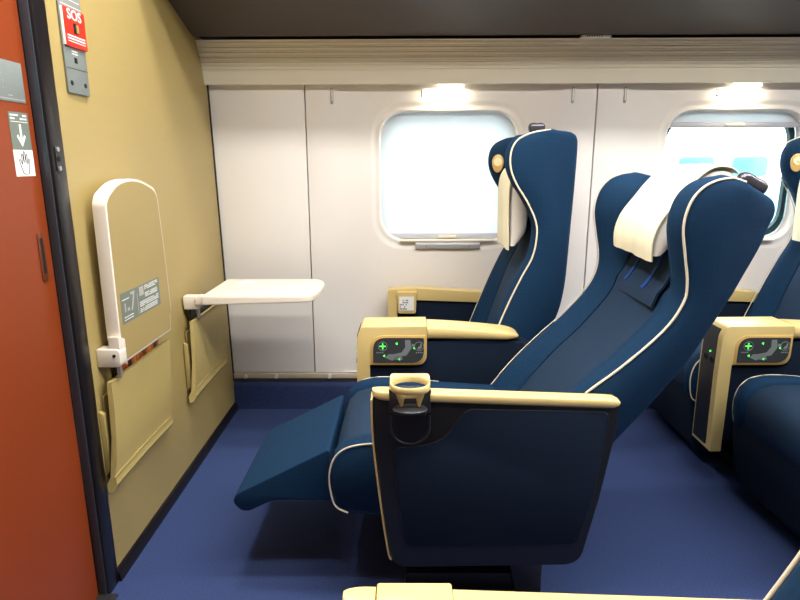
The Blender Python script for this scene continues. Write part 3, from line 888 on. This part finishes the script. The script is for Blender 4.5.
# window seat, upright
B = thing('passenger_seat', 'upright blue seat beside the window with the drawn blind', 'seat', (.15, 2.1, .12), 'blue reclining passenger seats')
backrest(B, F_B, K_B, 1.898, 2.345, COV_B, lamp=(.352, 1.068, -1), knob=(.424, 1.965, 1.174, 0, .027))
cushion(B, 1.93, 2.34, .055)
legrest_down(B, 1.94, 2.33, .055)
window_arm(B, 2.362, 1, 0)

def copy_tree(o, parent=None):
    c = o.copy(); C.objects.link(c); c.parent = parent
    for ch in list(o.children): copy_tree(ch, c)
    return c
B2 = copy_tree(B); B2.location.x += PIT-.045
B2['label'] = 'blue seat with a gold reading lamp at the far right, beside the unshaded window'
# aisle seat of the next row
A2 = thing('passenger_seat', 'blue seat cut off at the right edge, only its cushion and lowered leg rest showing', 'seat', (.15+PIT, 1.45, .12), 'blue reclining passenger seats')
FB2 = [(x_+PIT+.02, z_) for x_, z_ in F_B]; KB2 = [(x_+PIT+.02, z_) for x_, z_ in K_B]; CB2 = [(x_+PIT+.02, z_) for x_, z_ in COV_B]
backrest(A2, FB2, KB2, 1.252, 1.722, CB2, knob=(.452+PIT, 1.32, 1.180, 0, .026))
cushion(A2, 1.262, 1.735, .045+PIT)
legrest_down(A2, 1.27, 1.735, .045+PIT)
tmp = thing('tmp', 'x', 'x', (0, 0, 0)); aisle_arm(tmp, YA, 1, False)
for ch in list(tmp.children):          # the same armrest one row further back
    def move(o, par):
        o.data = o.data.copy(); o.data.transform(Matrix.Translation(Vector((PIT, 0, 0))-Vector(A2['_o'])))
        o.parent = par
        for g in list(o.children): move(g, o)
    move(ch, A2)
bpy.data.objects.remove(tmp)
# seat across the aisle, under the camera
CS = thing('passenger_seat', 'seat at the bottom edge, only its cream armrest and a corner of its back showing', 'seat', (.15, .35, .12), 'blue reclining passenger seats')
backrest(CS, F_C, K_C, .545, .10, COV_C)
cushion(CS, .535, .11, 0)
legrest_down(CS, .53, .12, 0)
aisle_arm(CS, .598, -1, False)

# ------------------------------------------------------------------ centre consoles between the seats of a pair
def console():
    t = thing('seat_console', 'cream console with lit recline buttons between the two front-row seats', 'armrest console', (.1, 1.86, .12), 'cream armrest consoles between seats')
    y0_, y1_ = 1.795, 1.915
    bm = NB(); prism(bm, rpoly([(-.150, .130), (-.112, .130), (-.112, .424), (-.112, .432), (.071, .432), (.071, .562), (-.138, .560), (-.152, .525), (-.154, .40)], [.004, .004, 0, .0, .035, .002, .012, .01, 0]), 'Y', y0_, y1_, .008, 3)
    bd = finish(bm, 'console_body', 'cream', t, 40)
    # front face panel, dark
    bm = NB()
    q = [(-.1535, .145), (-.1545, .300), (-.1560, .400), (-.1535, .525), (-.146, .545)]
    rings = [[(x_, y0_+.026 if i not in (0,) else y0_+.03, z_), (x_, y1_-.010, z_), (x_+.004, y1_-.010, z_), (x_+.004, y0_+.026, z_)] for i, (x_, z_) in enumerate(q)]
    loft(bm, rings); fp = finish(bm, 'front_panel', 'shell', bd, 40)
    bm = NB(); cyl(bm, (-.158, y0_+.055, .462), .0028, .003, 'X', 12); finish(bm, 'power_light', 'green', fp)
    for yy in (y0_+.042, y0_+.082):
        bm = NB(); box(bm, -.1575, -.155, yy-.010, yy-.007, .428, .442); box(bm, -.1575, -.155, yy-.001, yy+.002, .428, .442); box(bm, -.1575, -.155, yy+.006, yy+.008, .432, .446)
        finish(bm, 'socket_slots', 'ink', fp)
    # bezel and control panel on the aisle face
    def leaf(g):
        return rpoly([(-.109+g*1.1, .434+g), (.069-g, .434+g), (.069-g, .532-g), (-.109+g*1.1, .532-g)], [.004, .055-g*.6, .006, .045-g*.6], 8)
    bm = NB(); prism(bm, leaf(0), 'Y', y0_-.003, y0_+.002, .0015); bz = finish(bm, 'control_bezel', 'gold', t, 40)
    bm = NB(); prism(bm, leaf(.0075), 'Y', y0_-.0042, y0_-.002, 0); cp_ = finish(bm, 'control_panel', 'screen', bz, 40)
    y = y0_-.0042
    def flat(bm, poly): prism(bm, poly, 'Y', y-.0004, y, 0)
    bm = NB()
    flat(bm, [(-.062, .459), (-.040, .449), (-.014, .463), (.006, .466), (.022, .492), (.018, .518), (.001, .518), (.002, .494), (-.010, .476), (-.038, .470), (-.052, .470)])
    flat(bm, [(.024, .506), (.034, .502), (.030, .492), (.022, .498)])
    flat(bm, [(-.030, .464), (-.010, .464), (-.006, .452), (-.030, .452)])
    finish(bm, 'seat_diagram', 'diagram', cp_)
    bm = NB()
    tube(bm, [(-.070+.0145*math.cos(2*PI*k_/24), y-.0004, .497+.0145*math.sin(2*PI*k_/24)) for k_ in range(24)], .0009, 5, True)
    tube(bm, [(.046+.0145*math.cos(2*PI*k_/24), y-.0004, .497+.0145*math.sin(2*PI*k_/24)) for k_ in range(24)], .0009, 5, True)
    flat(bm, [(.040, .488), (.047, .486), (.054, .492), (.055, .503), (.050, .507), (.049, .498), (.043, .495)])
    for k_ in range(4):
        flat(bm, [(-.090+k_*.006, .474), (-.086+k_*.006, .474), (-.086+k_*.006, .478), (-.090+k_*.006, .478)])
        flat(bm, [(.036+k_*.006, .474), (.040+k_*.006, .474), (.040+k_*.006, .478), (.036+k_*.006, .478)])
    finish(bm, 'button_rings', 'diagram', cp_)
    bm = NB(); flat(bm, [(-.0715, .487), (-.0685, .487), (-.0685, .507), (-.0715, .507)]); flat(bm, [(-.080, .4955), (-.060, .4955), (-.060, .4985), (-.080, .4985)])
    finish(bm, 'lit_cross', 'green', cp_)
    for (x_, z_) in ((-.026, .506), (.030, .491), (-.066, .465), (-.018, .454)):
        bm = NB(); flat(bm, [(x_-.0035, z_), (x_+.0030, z_+.0045), (x_+.0030, z_-.0045)]); finish(bm, 'lit_arrow', 'green', cp_)
    # pad behind
    bm = NB(); rings = []
    for i in range(25):
        x_ = .072+(.366-.072)*math.sin(PI/2*i/24)
        e = .366-x_; k_ = math.sqrt(max(.005, 1-(1-min(1, e/.05))**2))
        top = .564-.028*((x_-.07)/.31)**1.5; bot = .515-.004*((x_-.07)/.31)
        zc = (top+bot)/2; hh = (top-bot)/2*k_; hw = .050*(.55+.45*k_)
        ring = []
        for q_ in range(20):
            a_ = 2*PI*q_/20; zz = math.sin(a_); yy = math.cos(a_)
            ring.append((x_, 1.845+hw*math.copysign(abs(yy)**.5, yy), zc+hh*math.copysign(abs(zz)**.5, zz)))
        rings.append(ring)
    loft(bm, rings); finish(bm, 'arm_pad', 'cream', t, 50)
    bm = NB(); prism(bm, rpoly([(-.115, .165), (.42, .165), (.46, .44), (.40, .50), (.30, .518), (-.115, .50)], .01), 'Y', 1.803, 1.880, .004)
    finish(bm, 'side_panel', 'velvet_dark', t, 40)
    return t
CN = console()
CN2 = copy_tree(CN); CN2.location.x += PIT
CN2['label'] = 'cream console with a dark socket panel on its front, at the right edge'

# pedestals
def pedestal():
    t = thing('seat_pedestal', 'black floor pedestal under the reclined aisle seat', 'seat base', (.17, 1.8, 0), 'black pedestals under the seat pairs')
    bm = NB(); box(bm, .0, .34, 1.30, 2.30, 0, .05, .006); finish(bm, 'base_plate', 'shell', t)
    bm = NB(); box(bm, .10, .30, 1.40, 2.22, .05, .15, .01); finish(bm, 'column', 'rubber', t)
    for y in (1.29, 1.80, 2.26):
        bm = NB(); prism(bm, [(.10, .135), (.345, .135), (.345, .0), (.28, .0), (.26, .09), (.10, .10)], 'Y', y, y+.04, .003); finish(bm, 'frame_leg', 'rubber', t)
    bm = NB(); box(bm, .08, .36, 1.30, 2.30, .134, .157, .004); finish(bm, 'cross_frame', 'rubber', t)
    return t
PD = pedestal(); PD2 = copy_tree(PD); PD2.location.x += PIT
PD2['label'] = 'black floor pedestal under the seats at the right edge'
t = thing('seat_pedestal', 'black floor pedestal under the seat across the aisle', 'seat base', (.17, .35, 0), 'black pedestals under the seat pairs')
bm = NB(); box(bm, .0, .34, .12, .54, 0, .05, .006); finish(bm, 'base_plate', 'shell', t)
bm = NB(); box(bm, .06, .30, .16, .48, .05, .15, .01); finish(bm, 'column', 'rubber', t)
bm = NB(); box(bm, .0, .36, .14, .53, .135, .157, .004); finish(bm, 'cross_frame', 'rubber', t)

# ------------------------------------------------------------------ small things on the window wall
def hook(x_, label):
    t = thing('coat_hook', label, 'hook', (x_, YW-.004, 1.30), 'small white coat hooks on the window wall')
    bm = NB(); prism(bm, rpoly([(x_-.0055, 1.295), (x_+.0055, 1.295), (x_+.0055, 1.356), (x_-.0055, 1.356)], .0055), 'Y', YW-.009, YW-.004, .0015)
    b = finish(bm, 'hook_plate', 'offgrey', t)
    bm = NB(); box(bm, x_-.0022, x_+.0022, YW-.0098, YW-.009, 1.305, 1.350); finish(bm, 'slot', 'white', b)
    bm = NB(); tube(bm, [(x_, YW-.009, 1.303), (x_, YW-.014, 1.300), (x_, YW-.015, 1.306)], .002, 6); finish(bm, 'hook_tip', 'metal', b)
hook(x0+.106, 'small white coat hook left of the window with the drawn blind')
hook(x0+PIT-.10, 'small white coat hook above and right of the upright seat, left of the panel joint')
hook(x0+PIT+.106, 'small white coat hook just right of the second panel joint')
for txt, x_, lab in (('1', wcs[0]-.112, 'faint grey figure 1 above the window with the drawn blind'), ('2', wcs[1]-.10, 'faint grey figure 2 above the unshaded window')):
    o = finish(text_bm(txt, .042, lambda u, v, w: (x_+u, YW+.004-w, 1.333+v)), 'row_number', 'rubber'); tag(o, lab, 'number', 'row numbers above the windows')
bm = NB(); box(bm, .655, .765, 2.335, 2.375, 1.5165, 1.5245, .002)
o = tag(finish(bm, 'seat_number_tag', 'white'), 'thin white tag lying along the top of the cream rail', 'tag')
bm = NB()
for k_ in range(7): box(bm, .672+k_*.009, .676+k_*.009, 2.3345, 2.335, 1.5175, 1.5215)
finish(bm, 'tag_print', 'ink', o)

# ------------------------------------------------------------------ lamps of the carriage, plus one added fill light
def area(name, loc, rot, sx, sy, power, col=(1, .975, .935)):
    l = bpy.data.lights.new(name, 'AREA'); l.shape = 'RECTANGLE'; l.size = sx; l.size_y = sy
    l.energy = power; l.color = col
    o = bpy.data.objects.new(name, l); o.location = loc; o.rotation_euler = rot; C.objects.link(o)
    return o
for k in range(2):      # two long ceiling light strips over the aisle
    y = (.62, 1.18)[k]
    bm = NB(); box(bm, -.60, 5.0, y-.06, y+.06, 2.175, 2.2, .004)
    tag(finish(bm, 'ceiling_light', 'lampshade'), 'long ceiling light strip over the aisle, %s' % ('camera side' if k == 0 else 'window side'), 'ceiling light', 'ceiling light strips')
    area('aisle_light', (2.2, y, 2.17), (0, 0, 0), 5.6, .12, 55)
# unseen ceiling fill added to brighten the upper end wall; reading lights under the rail
bm = NB(); cyl(bm, (-.40, 1.55, 2.186), .07, .014, 'Z', 32)
tag(finish(bm, 'added_downlight', 'lampshade'), 'round unseen ceiling fill added to brighten the tan end wall', 'ceiling light')
l_ = area('end_wall_fill', (-.40, 1.55, 2.18), (0, math.radians(-8), 0), .12, .12, 11)
for k in range(5):
    bm = NB(); box(bm, wcs[k]-.05, wcs[k]+.05, 2.424, 2.450, 1.352, 1.3695, .002)
    o = tag(finish(bm, 'window_lamp', 'lampshade'), 'warm small lamp under the cream rail above window %s' % ('with the drawn blind', 'without a drawn blind', 'two', 'three', 'four')[k], 'lamp', 'small lamps over the windows')
    if k > 1: o['label'] = 'warm small lamp under the cream rail beyond the picture'
    area('window_light', (wcs[k]-.02, 2.436, 1.350), (math.radians(12), 0, 0), .14, .02, .5, (1, .86, .62))

# ------------------------------------------------------------------ outside
bm = NB(); box(bm, -8, 16, 2.9, 16, -1.3, -1.1); o = struct(finish(bm, 'ground_outside', 'platform'))
t = thing('train', 'white train with small teal windows standing outside the unshaded window', 'train', (3, 6, -1.1))
bm = NB()
prism(bm, rpoly([(6.0, -.9), (6.0, 1.1), (6.25, 1.9), (6.8, 2.5), (8.4, 2.5), (8.9, 1.9), (9.0, -.9)], [.2, .3, .4, .5, .5, .4, .2]), 'X', -7, 15)
tb = finish(bm, 'train_body', 'traincoat', t, 50)
bm = NB(); box(bm, -7, 15, 5.985, 6.01, .45, .83); finish(bm, 'colour_band', 'trainblue', t)
for k in range(14):
    cx = .24+k*.53
    bm = NB(); prism(bm, rpoly([(cx-.17, .93), (cx+.17, .93), (cx+.17, 1.12), (cx-.17, 1.12)], .05), 'Y', 5.98, 6.02, .01)
    finish(bm, 'train_window', 'trainwin', t)

# ------------------------------------------------------------------ world, camera, view
W = bpy.data.worlds.new('sky'); S.world = W; W.use_nodes = True
nt = W.node_tree; bg = nt.nodes['Background']
tc = nt.nodes.new('ShaderNodeTexCoord'); sx = nt.nodes.new('ShaderNodeSeparateXYZ')
mr = nt.nodes.new('ShaderNodeMapRange'); mr.inputs['From Min'].default_value = -.1; mr.inputs['From Max'].default_value = .6
mx = nt.nodes.new('ShaderNodeMix'); mx.data_type = 'RGBA'
mx.inputs[6].default_value = (1, 1, 1, 1); mx.inputs[7].default_value = (.88, .95, 1, 1)
nt.links.new(tc.outputs['Generated'], sx.inputs[0]); nt.links.new(sx.outputs[2], mr.inputs[0]); nt.links.new(mr.outputs[0], mx.inputs[0])
nt.links.new(mx.outputs[2], bg.inputs[0]); bg.inputs[1].default_value = 4

cam = bpy.data.cameras.new('camera'); co = bpy.data.objects.new('camera', cam); C.objects.link(co)
f_, p_, yaw_, roll_, H_ = 588., .228, .008, -.003, 1.064
cam.sensor_width = 36; cam.lens = f_*36/800; cam.clip_start = .02
cpp, spp, cyy, syy = math.cos(p_), math.sin(p_), math.cos(yaw_), math.sin(yaw_)
Fv = Vector((-syy*cpp, cyy*cpp, -spp)); R0 = Vector((cyy, syy, 0)); U0 = Vector((-syy*spp, cyy*spp, cpp))
Rv = R0*math.cos(roll_)+U0*math.sin(roll_); Uv = U0*math.cos(roll_)-R0*math.sin(roll_)
m = Matrix((Rv, Uv, -Fv)).transposed().to_4x4(); m.translation = Vector((0, 0, H_))
co.matrix_world = m
S.camera = co
S.view_settings.view_transform = 'Standard'; S.view_settings.look = 'None'
S.view_settings.gamma = 1; S.view_settings.use_curve_mapping = False
S.view_settings.exposure = .68
for o in bpy.data.objects:
    if '_o' in o: del o['_o']
